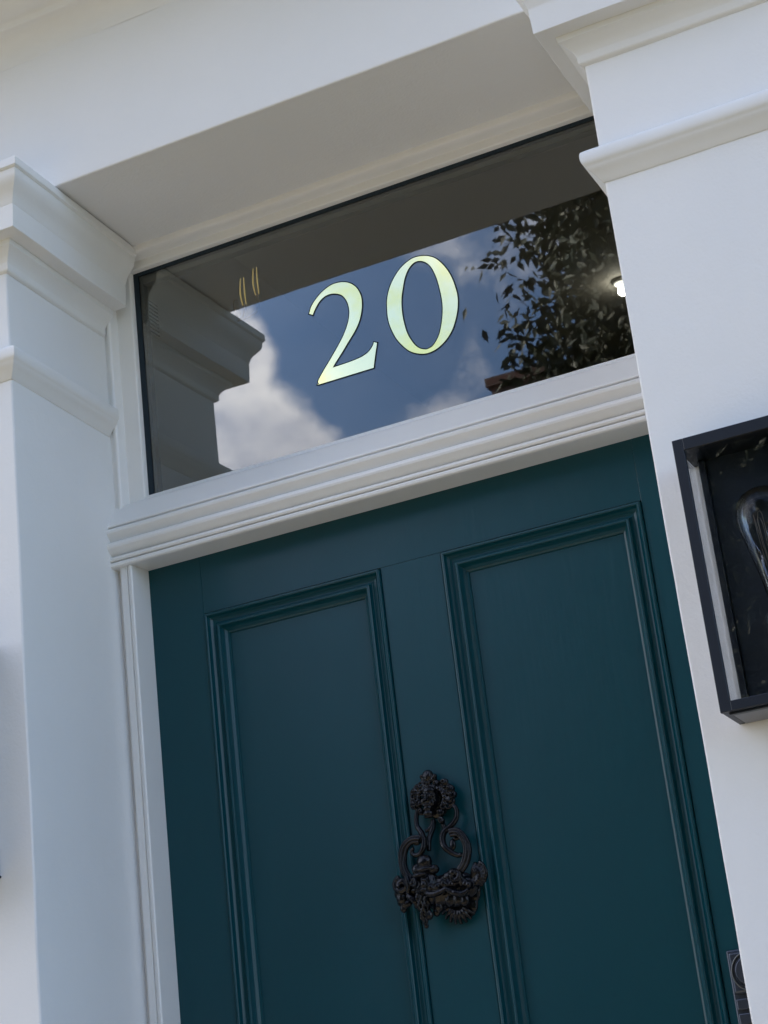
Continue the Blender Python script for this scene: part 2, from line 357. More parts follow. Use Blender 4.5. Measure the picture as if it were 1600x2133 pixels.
def pilaster(x0, x1, inner, label):
    pl = empty('pilaster', ((x0+x1)/2, PY+.1, -.5), label, 'pilaster', 'white pilasters flanking the front door')
    bm = bmesh.new(); gridbox(bm, x0, x1, PY, .05, -.10, 2.56, .035)
    if inner > 0:
        for v_ in bm.verts:
            if v_.co.x > x1-.001: v_.co.x -= .036*(v_.co.y-PY)
    o = finish('shaft', bm, M_stucco, pl, smooth=False)
    wobble(o.data, .0011, 5, x0*3)
    md = o.modifiers.new('bevel', 'BEVEL'); md.width = .0035; md.segments = 3; md.limit_method = 'ANGLE'; md.angle_limit = R_(50)
    for p_ in o.data.polygons: p_.use_smooth = True
    md2 = o.modifiers.new('wn', 'WEIGHTED_NORMAL'); md2.keep_sharp = True
    if inner > 0: path = [(x0, -.20), (x0, PY), (x1, PY), (x1-.0096, -.034)]
    else: path = [(x0, -.034), (x0, PY), (x1, PY), (x1, -.20)]
    for nm, pr, amp in (('capital', CAP, .0008), ('necking_band', BAND, .0007)):
        bm = bmesh.new(); sweep(bm, path, pr, closed_prof=True, step=.02)
        o = finish(nm, bm, M_mould, pl, bevel=.0009, segs=2, angle=40); wobble(o.data, amp, 9, x1*2)
        for p_ in o.data.polygons: p_.use_smooth = True
        o.data.set_sharp_from_angle(angle=R_(40)); md = o.modifiers.new('wn', 'WEIGHTED_NORMAL'); md.keep_sharp = True
    bm = bmesh.new(); sweep(bm, path, [(0, .22), (.012, .212), (.02, .19), (.024, .17), (.024, -.10), (0, -.10)]); finish('plinth', bm, M_mould, pl)
    return pl
pilaster(-.80, XL, 1, 'white pilaster on the left of the door, cut by the left edge of the photo')
pilaster(XR, .79, -1, 'white pilaster on the right of the door carrying the large black wall lantern')

# ------------------------------------------------------------------ entablature
en = empty('entablature', (0, -.1, ZS), 'white rendered lintel and deep soffit spanning above the fanlight', 'lintel')
bm = bmesh.new(); gridbox(bm, -1.10, 1.10, FY, .05, ZS, 2.86, .03)
o = finish('frieze', bm, M_stucco, en)
wobble(o.data, .0012, 5, 4)
for p_ in o.data.polygons: p_.use_smooth = True
md = o.modifiers.new('bevel', 'BEVEL'); md.width = .003; md.segments = 3; md.limit_method = 'ANGLE'; md.angle_limit = R_(50)
o.modifiers.new('wn', 'WEIGHTED_NORMAL')
CORN = [(0, 2.800)]+[(.001+.034*(1-math.cos(R_(a))), 2.804+.036*math.sin(R_(a))) for a in (0, 15, 30, 45, 60, 75, 90)] + \
       [(.0375, 2.8415), (.0385, 2.845), (.0400, 2.848), (.0440, 2.850)] + [(.046+.030*math.sin(R_(a)), 2.880-.030*math.cos(R_(a))) for a in (0, 20, 40, 60, 80, 90)] + \
       [(.080, 2.882), (.080, 2.892), (.19, 2.895), (.194, 2.900), (.194, 2.955), (.20, 2.957), (.215, 2.975), (.235, 3.0), (.24, 3.02), (.24, 3.035), (-.01, 3.05)]
bm = bmesh.new(); sweep(bm, [(-1.10, -.15), (-1.10, FY), (1.10, FY), (1.10, -.15)], CORN, step=.04)
o = finish('cornice', bm, M_mould, en, bevel=.0015); wobble(o.data, .0010, 6, 2)
for p_ in o.data.polygons: p_.use_smooth = True
o.modifiers.new('wn', 'WEIGHTED_NORMAL')

# ------------------------------------------------------------------ door frame
df = empty('door_frame', (0, -.02, -.02), 'glossy white timber frame around the teal door and the fanlight', 'door frame')
def wood(name, pts, axis, a, b_, bev=.0008, n=1, parent=df, m=None):
    bm = bmesh.new(); extrude_poly(bm, pts, axis, a, b_, n)
    o = finish(name, bm, m or M_frame, parent, bevel=bev, segs=2, angle=30)
    for p_ in o.data.polygons: p_.use_smooth = True
    o.data.set_sharp_from_angle(angle=R_(32)); o.modifiers.new('wn', 'WEIGHTED_NORMAL').keep_sharp = True; return o
JL = [(-.480, .04), (-.480, -.030), (-.4640, -.0330), (-.4610, -.0385), (-.4600, -.0440), (-.4480, -.0455), (-.4470, -.0425), (-.4455, -.0425), (-.4448, -.0470), (-.4390, -.0485), (-.4372, -.0470), (-.4372, .04)]
TL = [(-.480, .04), (-.480, -.028), (-.4660, -.0300), (-.4630, -.0330), (-.4585, -.0335), (-.4560, -.0310), (-.4552, -.0240), (-.4548, -.0130), (-.4300, -.0118), (-.4275, -.0105), (-.4262, -.0070), (-.4258, -.0015), (-.4258, .04)]
mir = lambda L, c=-.0042: [(2*c-x, y) for x, y in L][::-1]
wood('jamb', JL, 2, -.02, 2.036); wood('jamb', mir(JL), 2, -.02, 2.036)
wood('jamb', TL, 2, 2.10, 2.562); wood('jamb', mir(TL), 2, 2.10, 2.562)
# head: (y, z)
HD = [(.04, 2.5347), (-.0015, 2.5347), (-.0070, 2.5351), (-.0105, 2.5362), (-.0118, 2.5385), (-.0125, 2.5500), (-.0240, 2.5502), (-.0300, 2.5510), (-.0345, 2.5535), (-.0370, 2.5580), (-.0375, 2.5640), (.04, 2.5640)]
wood('head', HD, 0, -.4545, .4460)
RAIL = [(.04, 2.1460), (-.0040, 2.1460), (-.0085, 2.1452), (-.0100, 2.1425), (-.0102, 2.1400), (-.0125, 2.1390), (-.0138, 2.1372), (-.0170, 2.1350), (-.0290, 2.1302), (-.0305, 2.1290),
(-.0540, 2.0945), (-.0565, 2.0925), (-.0570, 2.0900), (-.0550, 2.0886), (-.0470, 2.0884), (-.0470, 2.0876), (-.0560, 2.0870), (-.0600, 2.0850), (-.0618, 2.0815), (-.0610, 2.0780),
        (-.0575, 2.0740), (-.0535, 2.0712), (-.0505, 2.0685), (-.0490, 2.0655), (-.0485, 2.0640), (-.0590, 2.0632), (-.0620, 2.0612), (-.0628, 2.0570), (-.0618, 2.0538), (-.0580, 2.0505), (-.0535, 2.0475), (-.0500, 2.0450),
        (-.0465, 2.0438), (-.0465, 2.0424), (-.0535, 2.0418), (-.0568, 2.0398), (-.0572, 2.0368), (-.0555, 2.0345), (-.0500, 2.0338), (-.0480, 2.0334), (-.0480, 2.0326), (-.0545, 2.0322), (-.0552, 2.0300), (-.0545, 2.0268), (-.0520, 2.0252), (-.0480, 2.0250), (.04, 2.0280)]
o = wood('transom_rail', RAIL, 0, -.4740, .459, bev=0, n=30)
wobble(o.data, .00035, 5, 3); o.data.set_sharp_from_angle(angle=R_(27))

# ------------------------------------------------------------------ fanlight glass with the gilded 20
fl = empty('fanlight', (0, .003, GZ0), 'wide rectangular fanlight above the door with a gilded number 20 on the glass', 'window')
bm = bmesh.new(); box(bm, GX0-.002, GX1+.002, 0, .0010, GZ0-.001, GZ1+.002); p_ = finish('pane', bm, M_pane, fl)
bm = bmesh.new(); box(bm, GX0-.0005, GX0+.0092, -.0012, -.0002, GZ0, GZ1-.0058); box(bm, GX0-.0005, GX1+.0005, -.0012, -.0002, GZ1-.0058, GZ1+.0004); box(bm, GX1-.0092, GX1+.0005, -.0012, -.0002, GZ0, GZ1-.0058)
finish('gasket', bm, M_gasket, fl)
bm = bmesh.new()
box(bm, GX0-.002, GX0+.0125, .006, .02, GZ0, GZ1); box(bm, GX1-.0125, GX1+.002, .006, .02, GZ0, GZ1)
box(bm, GX0+.0126, GX1-.0126, .006, .02, GZ1-.0085, GZ1); box(bm, GX0+.0126, GX1-.0126, .006, .02, GZ0, GZ0+.004)
finish('spacer_bar', bm, M_spacer, fl)
boxobj('spacer_face', (GX0+.0126, GX1-.0126, .0065, .02, GZ1-.0175, GZ1-.0086), M_spacer2, fl)
TWO = [(-0.1192, 2.3667, 1), (-0.1134, 2.363, 1), (-0.1088, 2.3708), (-0.1002, 2.381), (-0.0901, 2.387), (-0.0788, 2.388), (-0.068, 2.3845), (-0.0595, 2.378), (-0.0535, 2.366), (-0.0517, 2.3526), (-0.053, 2.342), (-0.0567, 2.3304), (-0.065, 2.3148), (-0.0759, 2.3001), (-0.093, 2.28), (-0.1057, 2.2658), (-0.1149, 2.2542), (-0.1164, 2.2506), (-0.1151, 2.2474), (-0.1116, 2.2463), (-0.0231, 2.2462, 1), (-0.0212, 2.2546), (-0.0172, 2.2694), (-0.0129, 2.2842, 1), (-0.0176, 2.2869, 1), (-0.0207, 2.2812), (-0.0278, 2.2744), (-0.0374, 2.2702), (-0.0485, 2.2682), (-0.0651, 2.267), (-0.0899, 2.2664, 1), (-0.0846, 2.2729), (-0.072, 2.2862), (-0.0594, 2.3004), (-0.0467, 2.3145), (-0.0378, 2.3281), (-0.0318, 2.3444), (-0.0296, 2.3583), (-0.0301, 2.3695), (-0.0349, 2.383), (-0.0429, 2.393), (-0.0533, 2.3995), (-0.0641, 2.4023), (-0.0772, 2.4023), (-0.0928, 2.3962), (-0.1051, 2.3872), (-0.1137, 2.3779)]
ZO = [(0.0103, 2.3346), (0.0129, 2.3519), (0.0202, 2.3696), (0.0311, 2.3844), (0.0433, 2.395), (0.0586, 2.4018), (0.0712, 2.4022), (0.0851, 2.3984), (0.0982, 2.3895), (0.1101, 2.3728), (0.1182, 2.3539), (0.1225, 2.3345), (0.1240, 2.316), (0.1207, 2.2958), (0.1127, 2.2753), (0.1039, 2.2621), (0.0921, 2.2517), (0.0789, 2.2452), (0.0647, 2.2434), (0.051, 2.2471), (0.0379, 2.2552), (0.0271, 2.2682), (0.0183, 2.2835), (0.0119, 2.3034), (0.0098, 2.3185)]
ZI = [(0.035, 2.3412), (0.0397, 2.3596), (0.0454, 2.376), (0.0532, 2.388), (0.0631, 2.3948), (0.0729, 2.3943), (0.082, 2.3885), (0.0895, 2.3778), (0.0951, 2.3597), (0.0979, 2.3407), (0.0992, 2.3205), (0.0981, 2.303), (0.0936, 2.2831), (0.0869, 2.2657), (0.0765, 2.253), (0.0672, 2.2497), (0.0604, 2.2509), (0.0522, 2.2561), (0.0447, 2.2664), (0.0379, 2.2827), (0.0347, 2.2998), (0.0334, 2.32)]
def offset(pts, d):
    A = sum(a[0]*b_[1]-b_[0]*a[1] for a, b_ in zip(pts, pts[1:]+pts[:1])); s = 1 if A > 0 else -1; out = []; L = len(pts)
    for i in range(L):
        a = Vector(pts[i])-Vector(pts[i-1]); b_ = Vector(pts[(i+1) % L])-Vector(pts[i])
        a.normalize(); b_.normalize(); n1 = Vector((a.y, -a.x))*s; n2 = Vector((b_.y, -b_.x))*s; nn = n1+n2
        nn = nn/max(nn.length_squared, .5)*2
        out.append((pts[i][0]+nn.x*d, pts[i][1]+nn.y*d))
    return out
def glyph(name, loops, y0, y1, m, parent):
    cu = bpy.data.curves.new(name, 'CURVE'); cu.dimensions = '2D'; cu.fill_mode = 'BOTH'; cu.extrude = (y1-y0)/2
    for L in loops:
        s_ = cu.splines.new('POLY'); s_.points.add(len(L)-1); s_.use_cyclic_u = True
        for i, (x, z) in enumerate(L): s_.points[i].co = (x, z, 0, 1)
    o = bpy.data.objects.new(name, cu); COL.objects.link(o); dg = bpy.context.evaluated_depsgraph_get()
    me = bpy.data.meshes.new_from_object(o.evaluated_get(dg)); bpy.data.objects.remove(o)
    me.transform(Matrix(((1, 0, 0, 0), (0, 0, -1, (y0+y1)/2), (0, 1, 0, 0), (0, 0, 0, 1))))
    for q_ in list(me.materials): me.materials.clear()
    return link(name, me, m, parent)
two = catmull(TWO, 5); zo = catmull(ZO, 6); zi = catmull(ZI, 6)
d2 = glyph('digit', [two], -.0006, -.0003, M_gold, fl); d2['label'] = 'gilded figure 2'
q = glyph('outline', [offset(two, .0017)], -.00025, -.0001, M_ink, None); q.parent = d2; 
d0 = glyph('digit', [zo, zi], -.0006, -.0003, M_gold, fl); d0['label'] = 'gilded figure 0'
q = glyph('outline', [offset(zo, .0017), offset(zi, -.0017)], -.00025, -.0001, M_ink, None); q.parent = d0

# ------------------------------------------------------------------ door
dr = empty('front_door', (0, .02, -.02), 'dark teal panelled front door with fine moulded panels', 'door')
DX0, DX1, DT = -.4385, .4300, 2.0285
PAN = [(-.3462, -.0505), (.0440, .3455)]
PZ = [(.98, 1.9360), (.26, .78)]
def bx(n, d, bev=.0006): return boxobj(n, d, M_teal, dr, bevel=bev)
bx('stile', (DX0, PAN[0][0], 0, .045, -.015, DT)); bx('stile', (PAN[1][1], DX1, 0, .045, -.015, DT))
bx('muntin', (PAN[0][1], PAN[1][0], 0.0002, .045, PZ[0][0], PZ[0][1])); bx('muntin', (PAN[0][1], PAN[1][0], .0002, .045, PZ[1][0], PZ[1][1]))
bx('top_rail', (PAN[0][0], PAN[1][1], .0001, .045, PZ[0][1], DT)); bx('lock_rail', (PAN[0][0], PAN[1][1], .0001, .045, PZ[1][1], PZ[0][0]))
bx('bottom_rail', (PAN[0][0], PAN[1][1], .0001, .045, -.015, PZ[1][0]))
DM = [(-.0008, .0045), (.0008, .0040), (.0012, -.0020), (.0024, -.0042), (.0045, -.0048), (.0062, -.0036), (.0070, -.0008), (.0085, .0022), (.0115, .0050), (.0150, .0060), (.0180, .0050), (.0198, .0020),
      (.0204, -.0010), (.0222, -.0024), (.0242, -.0022), (.0254, -.0004), (.0260, .0020), (.0285, .0070), (.0320, .0108), (.0350, .0120), (.0352, .0165)]
for x0, x1 in PAN:
    for z0, z1 in PZ:
        bm = bmesh.new()
        rings = []
        for s_, y in DM:
            rings.append([bm.verts.new(c) for c in ((x0+s_, y, z0+s_), (x1-s_, y, z0+s_), (x1-s_, y, z1-s_), (x0+s_, y, z1-s_))])
        for a, b_ in zip(rings, rings[1:]):
            for j in range(4): bm.faces.new((a[j], a[(j+1) % 4], b_[(j+1) % 4], b_[j]))
        o = finish('panel_moulding', bm, M_teal, dr)
        o.modifiers.new('b', 'BEVEL').width = .0004
        bx('panel', (x0+.033, x1-.033, .0140, .034, z0+.033, z1-.033))
# lock on the right-hand stile
lk = empty('door_lock', (.385, -.004, 1.22), 'dark bronze door lock with ribbed pull low on the right stile', 'lock')
boxobj('back_plate', (.3560, .4150, -.0050, -.0002, 1.215, 1.330), M_bronze, lk, bevel=.002)
bm = bmesh.new(); box(bm, .3590, .4120, -.0120, -.0051, 1.276, 1.327); finish('lock_case', bm, M_bronze, lk, bevel=.004, segs=3)
bm = bmesh.new()
bmesh.ops.create_cone(bm, cap_ends=True, segments=40, radius1=.021, radius2=.017, depth=.010, matrix=Matrix.Translation((.3850, -.0172, 1.3015)) @ Matrix.Rotation(R_(90), 4, 'X'))
finish('keyhole_rose', bm, M_bronze, lk, bevel=.001)
bm = bmesh.new(); tube(bm, [(.385+.0235*math.cos(R_(a)), -.0128, 1.3015+.0235*math.sin(R_(a))) for a in range(0, 361, 20)], .0012); finish('rose_ring', bm, M_steel, lk, smooth=True)
for k in range(3):
    boxobj('rib', (.3595, .4100, -.0095, -.0051, 1.222+k*.0175, 1.2385+k*.0175-.003), M_bronze, lk, bevel=.0015)

# ------------------------------------------------------------------ door knocker
kn = empty('door_knocker', (-.009, 0, 1.41), 'ornate black cast iron door knocker with a mask above a lyre-shaped scroll handle', 'door knocker')
def K(cx, cy_, y):      # pattern units (front elevation) -> metres
    return Vector(((.13786*cx-.01675*cy_-92.0)/1000, -y/1000, (-.02436*cx-.12551*cy_+1669.0)/1000))
def kfin(name, bm, vox, seed, parent=kn, disp=.0006):
    bmesh.ops.recalc_face_normals(bm, faces=bm.faces[:])
    me = bpy.data.meshes.new(name); bm.to_mesh(me); bm.free(); o = link(name, me, M_iron, parent)
    r = o.modifiers.new('remesh', 'REMESH'); r.mode = 'VOXEL'; r.voxel_size = vox; r.use_smooth_shade = True
    s_ = o.modifiers.new('smooth', 'SMOOTH'); s_.iterations = 1; s_.factor = .4
    tx = bpy.data.textures.new('cast', 'CLOUDS'); tx.noise_scale = .006; tx.noise_depth = 2
    d = o.modifiers.new('cast', 'DISPLACE'); d.texture = tx; d.strength = disp*2; d.mid_level = .5; d.texture_coords = 'LOCAL'
    return o
def curl(bm, cx, cy_, y, r0, turns, th, sgn=1, a0=0):
    pts = []; rad = []
    n = int(14*turns)
    for i in range(n+1):
        t_ = i/n; a = a0+sgn*t_*turns*2*math.pi; r = r0*(1-t_*.8)
        pts.append(K(cx+r*math.cos(a), cy_+r*math.sin(a), y+6*t_)); rad.append(th*(1-.4*t_))
    tube(bm, pts, [q_*1.15 for q_ in rad], 7, 2)
# upper mask mount
bm = bmesh.new()
ball(bm, K(690, 540, 6), .017, (1.05, .35, 1.35))                     # back rose
ball(bm, K(655, 500, 14), .0125, (.92, .95, 1.35))                    # skull
ball(bm, K(650, 430, 20), .0075, (1.25, .7, .8))                      # forehead
ball(bm, K(605, 475, 24), .0030, (1.5, .7, .6)); ball(bm, K(690, 485, 24), .0030, (1.5, .7, .6))   # brows
ball(bm, K(642, 500, 27), .0026, (.9, 1.2, 2.3))                      # nose
ball(bm, K(640, 527, 29), .0024, (1.5, .9, .8))
ball(bm, K(600, 545, 21), .0048, (1, .8, 1.1)); ball(bm, K(690, 555, 21), .0048, (1, .8, 1.1))     # cheeks
ball(bm, K(640, 580, 24), .0030, (1.9, .7, .6)); ball(bm, K(642, 612, 21), .0045, (1.4, .9, .9))   # mouth, beard
ball(bm, K(648, 670, 20), .0052, (1.45, .9, .9)); ball(bm, K(650, 705, 19), .0036, (1.9, .8, .5))
ball(bm, K(620, 268, 12), .0085, (1.05, .8, 1.2)); ball(bm, K(578, 300, 12), .005); ball(bm, K(680, 290, 12), .0052); ball(bm, K(620, 222, 12), .0042)
for x, y_ in ((600, 235), (645, 232), (560, 270), (700, 262)): ball(bm, K(x, y_, 14), .0034)
rnd = random.Random(3)
for a in range(150, 395, 17):
    x = 668+190*math.cos(R_(a)); y_ = 500+165*math.sin(R_(a))
    curl(bm, x, y_, 11+rnd.random()*3, 38+rnd.random()*12, 1.1, .0021, rnd.choice((-1, 1)), rnd.random()*6)
    ball(bm, K(668+140*math.cos(R_(a)), 500+120*math.sin(R_(a)), 15), .0042)
for x, y_, r in ((500, 440, .0055), (475, 575, .006), (525, 560, .0055), (800, 330, .0055), (860, 400, .0065), (885, 465, .006), (850, 520, .0062), (790, 590, .0055), (560, 640, .005), (760, 650, .0055), (730, 340, .005), (770, 740, .0045)):
    ball(bm, K(x, y_, 12), r, (1, .7, 1))
    curl(bm, x, y_, 15, 34, 1.2, .0017, 1, x)
kfin('mask_mount', bm, .0006, 1)
# handle: paired S scrolls and fluted loops
bm = bmesh.new()
tube(bm, [K(520, 600, 12), K(503, 700, 14), K(520, 800, 16), K(575, 880, 18), K(605, 960, 20), K(600, 1050, 22), K(555, 1110, 22), K(500, 1105, 22), K(478, 1070, 22), K(505, 1040, 23)], [.0032, .0034, .0037, .0041, .0044, .0042, .0037, .0031, .0027, .0026], 9)
tube(bm, [K(655, 720, 6), K(660, 800, 7), K(640, 880, 9), K(630, 950, 12), K(640, 1060, 14)], [.0035, .0038, .004, .004, .003], 8)
tube(bm, [K(590, 850, 12), K(620, 830, 10), K(650, 780, 8)], [.0028, .0026, .0026], 8)
tube(bm, [K(880, 560, 12), K(925, 625, 13), K(928, 710, 14), K(880, 795, 16), K(815, 860, 18), K(798, 940, 20), K(830, 1025, 22), K(900, 1085, 22), K(975, 1115, 22), K(1010, 1095, 23)], [.0032, .0034, .0037, .0041, .0044, .0047, .0044, .0040, .0034, .0030], 9)
tube(bm, [K(760, 760, 7), K(790, 820, 8), K(800, 860, 12)], [.0035, .0032, .003], 8)
for L in ([(575, 945), (490, 950), (425, 1000), (392, 1080), (385, 1170), (400, 1260), (445, 1335), (490, 1370)], [(880, 880), (960, 870), (1025, 930), (1062, 1020), (1062, 1110), (1035, 1200), (985, 1275), (930, 1340)]):
    for dd, rr, yy in ((0, .0046, 18), (30, .0024, 23), (-30, .0024, 23), (0, .0022, 25)):
        cxm = sum(p_[0] for p_ in L)/len(L)+(40 if L[0][0] < 700 else -40); cym = 1110
        pts = []
        for x, y_ in L:
            dx, dy = x-cxm, y_-cym; l_ = math.hypot(dx, dy); pts.append(K(x+dx/l_*dd, y_+dy/l_*dd, yy))
        tube(bm, pts, rr, 8)
ball(bm, K(900, 1000, 18), .005, (1, .6, 1.6)); ball(bm, K(930, 930, 16), .004, (1.6, .6, .8)); ball(bm, K(520, 975, 17), .004, (1.5, .6, 1))
tube(bm, [K(860, 1060, 22), K(930, 1100, 22), K(1000, 1110, 21)], .0026, 8)
kfin('handle', bm, .0006, 2, disp=.0003)
# lower bearded mask with scrolls and garland
bm = bmesh.new()
ball(bm, K(640, 1420, 24), .019, (1.0, .55, 1.15)); ball(bm, K(640, 1190, 30), .0105, (1.1, .8, .95)); ball(bm, K(560, 1270, 30), .0065, (1.1, .8, 1.2)); ball(bm, K(735, 1265, 29), .0075, (1.1, .8, .9))
ball(bm, K(640, 1270, 33), .0075, (1.9, .7, .55))
ball(bm, K(600, 1330, 35), .0052, (2.2, .8, .6)); ball(bm, K(555, 1375, 37), .0032, (1.6, .8, .7)); ball(bm, K(650, 1385, 36), .0034, (1.6, .8, .7))
ball(bm, K(580, 1415, 40), .0030, (.9, 1.2, 2.4)); ball(bm, K(573, 1445, 42), .0028, (1.3, 1, .8)); ball(bm, K(530, 1420, 36), .0040); ball(bm, K(650, 1430, 35), .0052, (1.1, .9, 1.1))
ball(bm, K(565, 1485, 37), .0030, (2, .8, .6)); ball(bm, K(640, 1485, 34), .0050, (1.4, .9, .7))
for i, (x, y_, r) in enumerate(((600, 1540, .0075), (640, 1600, .008), (600, 1650, .007), (560, 1570, .005), (700, 1560, .0075), (650, 1700, .0068), (615, 1750, .0055), (680, 1740, .0058), (640, 1800, .0048), (650, 1845, .0036), (760, 1640, .0075), (800, 1560, .0085), (880, 1560, .010), (960, 1560, .009), (1030, 1570, .008), (740, 1700, .0055), (530, 1620, .0042))):
    ball(bm, K(x, y_, 26-(i > 9)*6), r, (1, .75, 1.15))
for x0_, y0_ in ((590, 1520), (630, 1540), (670, 1550), (610, 1600), (660, 1620), (640, 1680)):
    tube(bm, [K(x0_, y0_, 35), K(x0_-12, y0_+55, 35), K(x0_+8, y0_+110, 32), K(x0_-6, y0_+160, 27)], [.0024, .0022, .0018, .0012], 6)
ball(bm, K(780, 1480, 18), .021, (1.6, .55, 1.0)); ball(bm, K(1010, 1440, 15), .017, (1.2, .5, .9)); ball(bm, K(470, 1450, 17), .013, (1.2, .5, 1.2))
ball(bm, K(760, 1580, 13), .013, (1.5, .6, 1.0)); ball(bm, K(930, 1560, 16), .014, (1.5, .6, .8)); ball(bm, K(880, 1330, 22), .008, (1.6, .7, .8))
# garland swags
tube(bm, [K(650, 1500, 32), K(720, 1530, 33), K(800, 1510, 33), K(880, 1465, 33)], [.004, .0042, .0042, .003], 8)
tube(bm, [K(880, 1470, 33), K(960, 1510, 32), K(1040, 1515, 31), K(1100, 1470, 30)], [.003, .0045, .0042, .003], 8)
for i in range(9): ball(bm, K(690+i*22, 1440+25*math.sin(i*.7), 30), .0048+.001*math.sin(i*2))
for i in range(8): ball(bm, K(880+i*30, 1400+20*math.sin(i*1.1), 26), .0055)
# left scroll
curl(bm, 385, 1430, 22, 78, 1.4, .0048, -1, 4.4); ball(bm, K(345, 1480, 20), .0075, (1, .7, 1.7)); ball(bm, K(385, 1385, 26), .0048, (1.3, .8, .7)); ball(bm, K(370, 1560, 20), .0078, (1, .7, 1.3)); ball(bm, K(410, 1625, 18), .0070, (1.3, .6, .8))
tube(bm, [K(455, 1540, 26), K(510, 1575, 28), K(545, 1620, 27), K(540, 1660, 24)], [.004, .0042, .0038, .003], 8); tube(bm, [K(440, 1330, 27), K(470, 1440, 27), K(450, 1530, 25)], [.0035, .004, .003], 8)
for x, y_ in ((320, 1390), (305, 1450), (320, 1520), (350, 1600), (385, 1670)): ball(bm, K(x, y_, 18), .0050, (1, .6, 1.2))
# right scroll knob and shell leaf
ball(bm, K(945, 1300, 32), .0062, (1, .9, .8)); curl(bm, 955, 1340, 28, 62, 1.3, .0042, 1, 3.6)
tube(bm, [K(1000, 1310, 28), K(1020, 1380, 27), K(1010, 1440, 25)], [.004, .0045, .003], 8)
for a in range(-80, 60, 18):
    tube(bm, [K(1110, 1360, 16), K(1110+70*math.cos(R_(a)), 1320+70*math.sin(R_(a)), 19), K(1110+125*math.cos(R_(a)), 1320+140*math.sin(R_(a)), 15)], [.0045, .0042, .0028], 7)
tube(bm, [K(1165, 1170, 16), K(1215, 1210, 17), K(1240, 1290, 17), K(1225, 1380, 16)], [.002, .0026, .0028, .002], 8)
ball(bm, K(1100, 1410, 20), .0050, (.9, .8, 1.3)); ball(bm, K(1150, 1390, 17), .0055)
ball(bm, K(1080, 1470, 14), .009, (1.1, .6, 1))
kfin('bearded_mask', bm, .0006, 3)
# scallop strike plate on the door
bm = bmesh.new()
ball(bm, K(950, 1480, 3), .024, (1.15, .25, 1.1)); ball(bm, K(990, 1610, 3), .018, (1.0, .3, 1.0))
for i, a in enumerate(range(30, 150, 17)):
    tube(bm, [K(930, 1600, 8), K(925+110*math.cos(R_(a)), 1600+120*math.sin(R_(a)), 13), K(925+195*math.cos(R_(a)), 1600+215*math.sin(R_(a)), 7)], [.0025, .0026, .0024], 8)
kfin('strike_plate', bm, .0008, 4, disp=.0004)

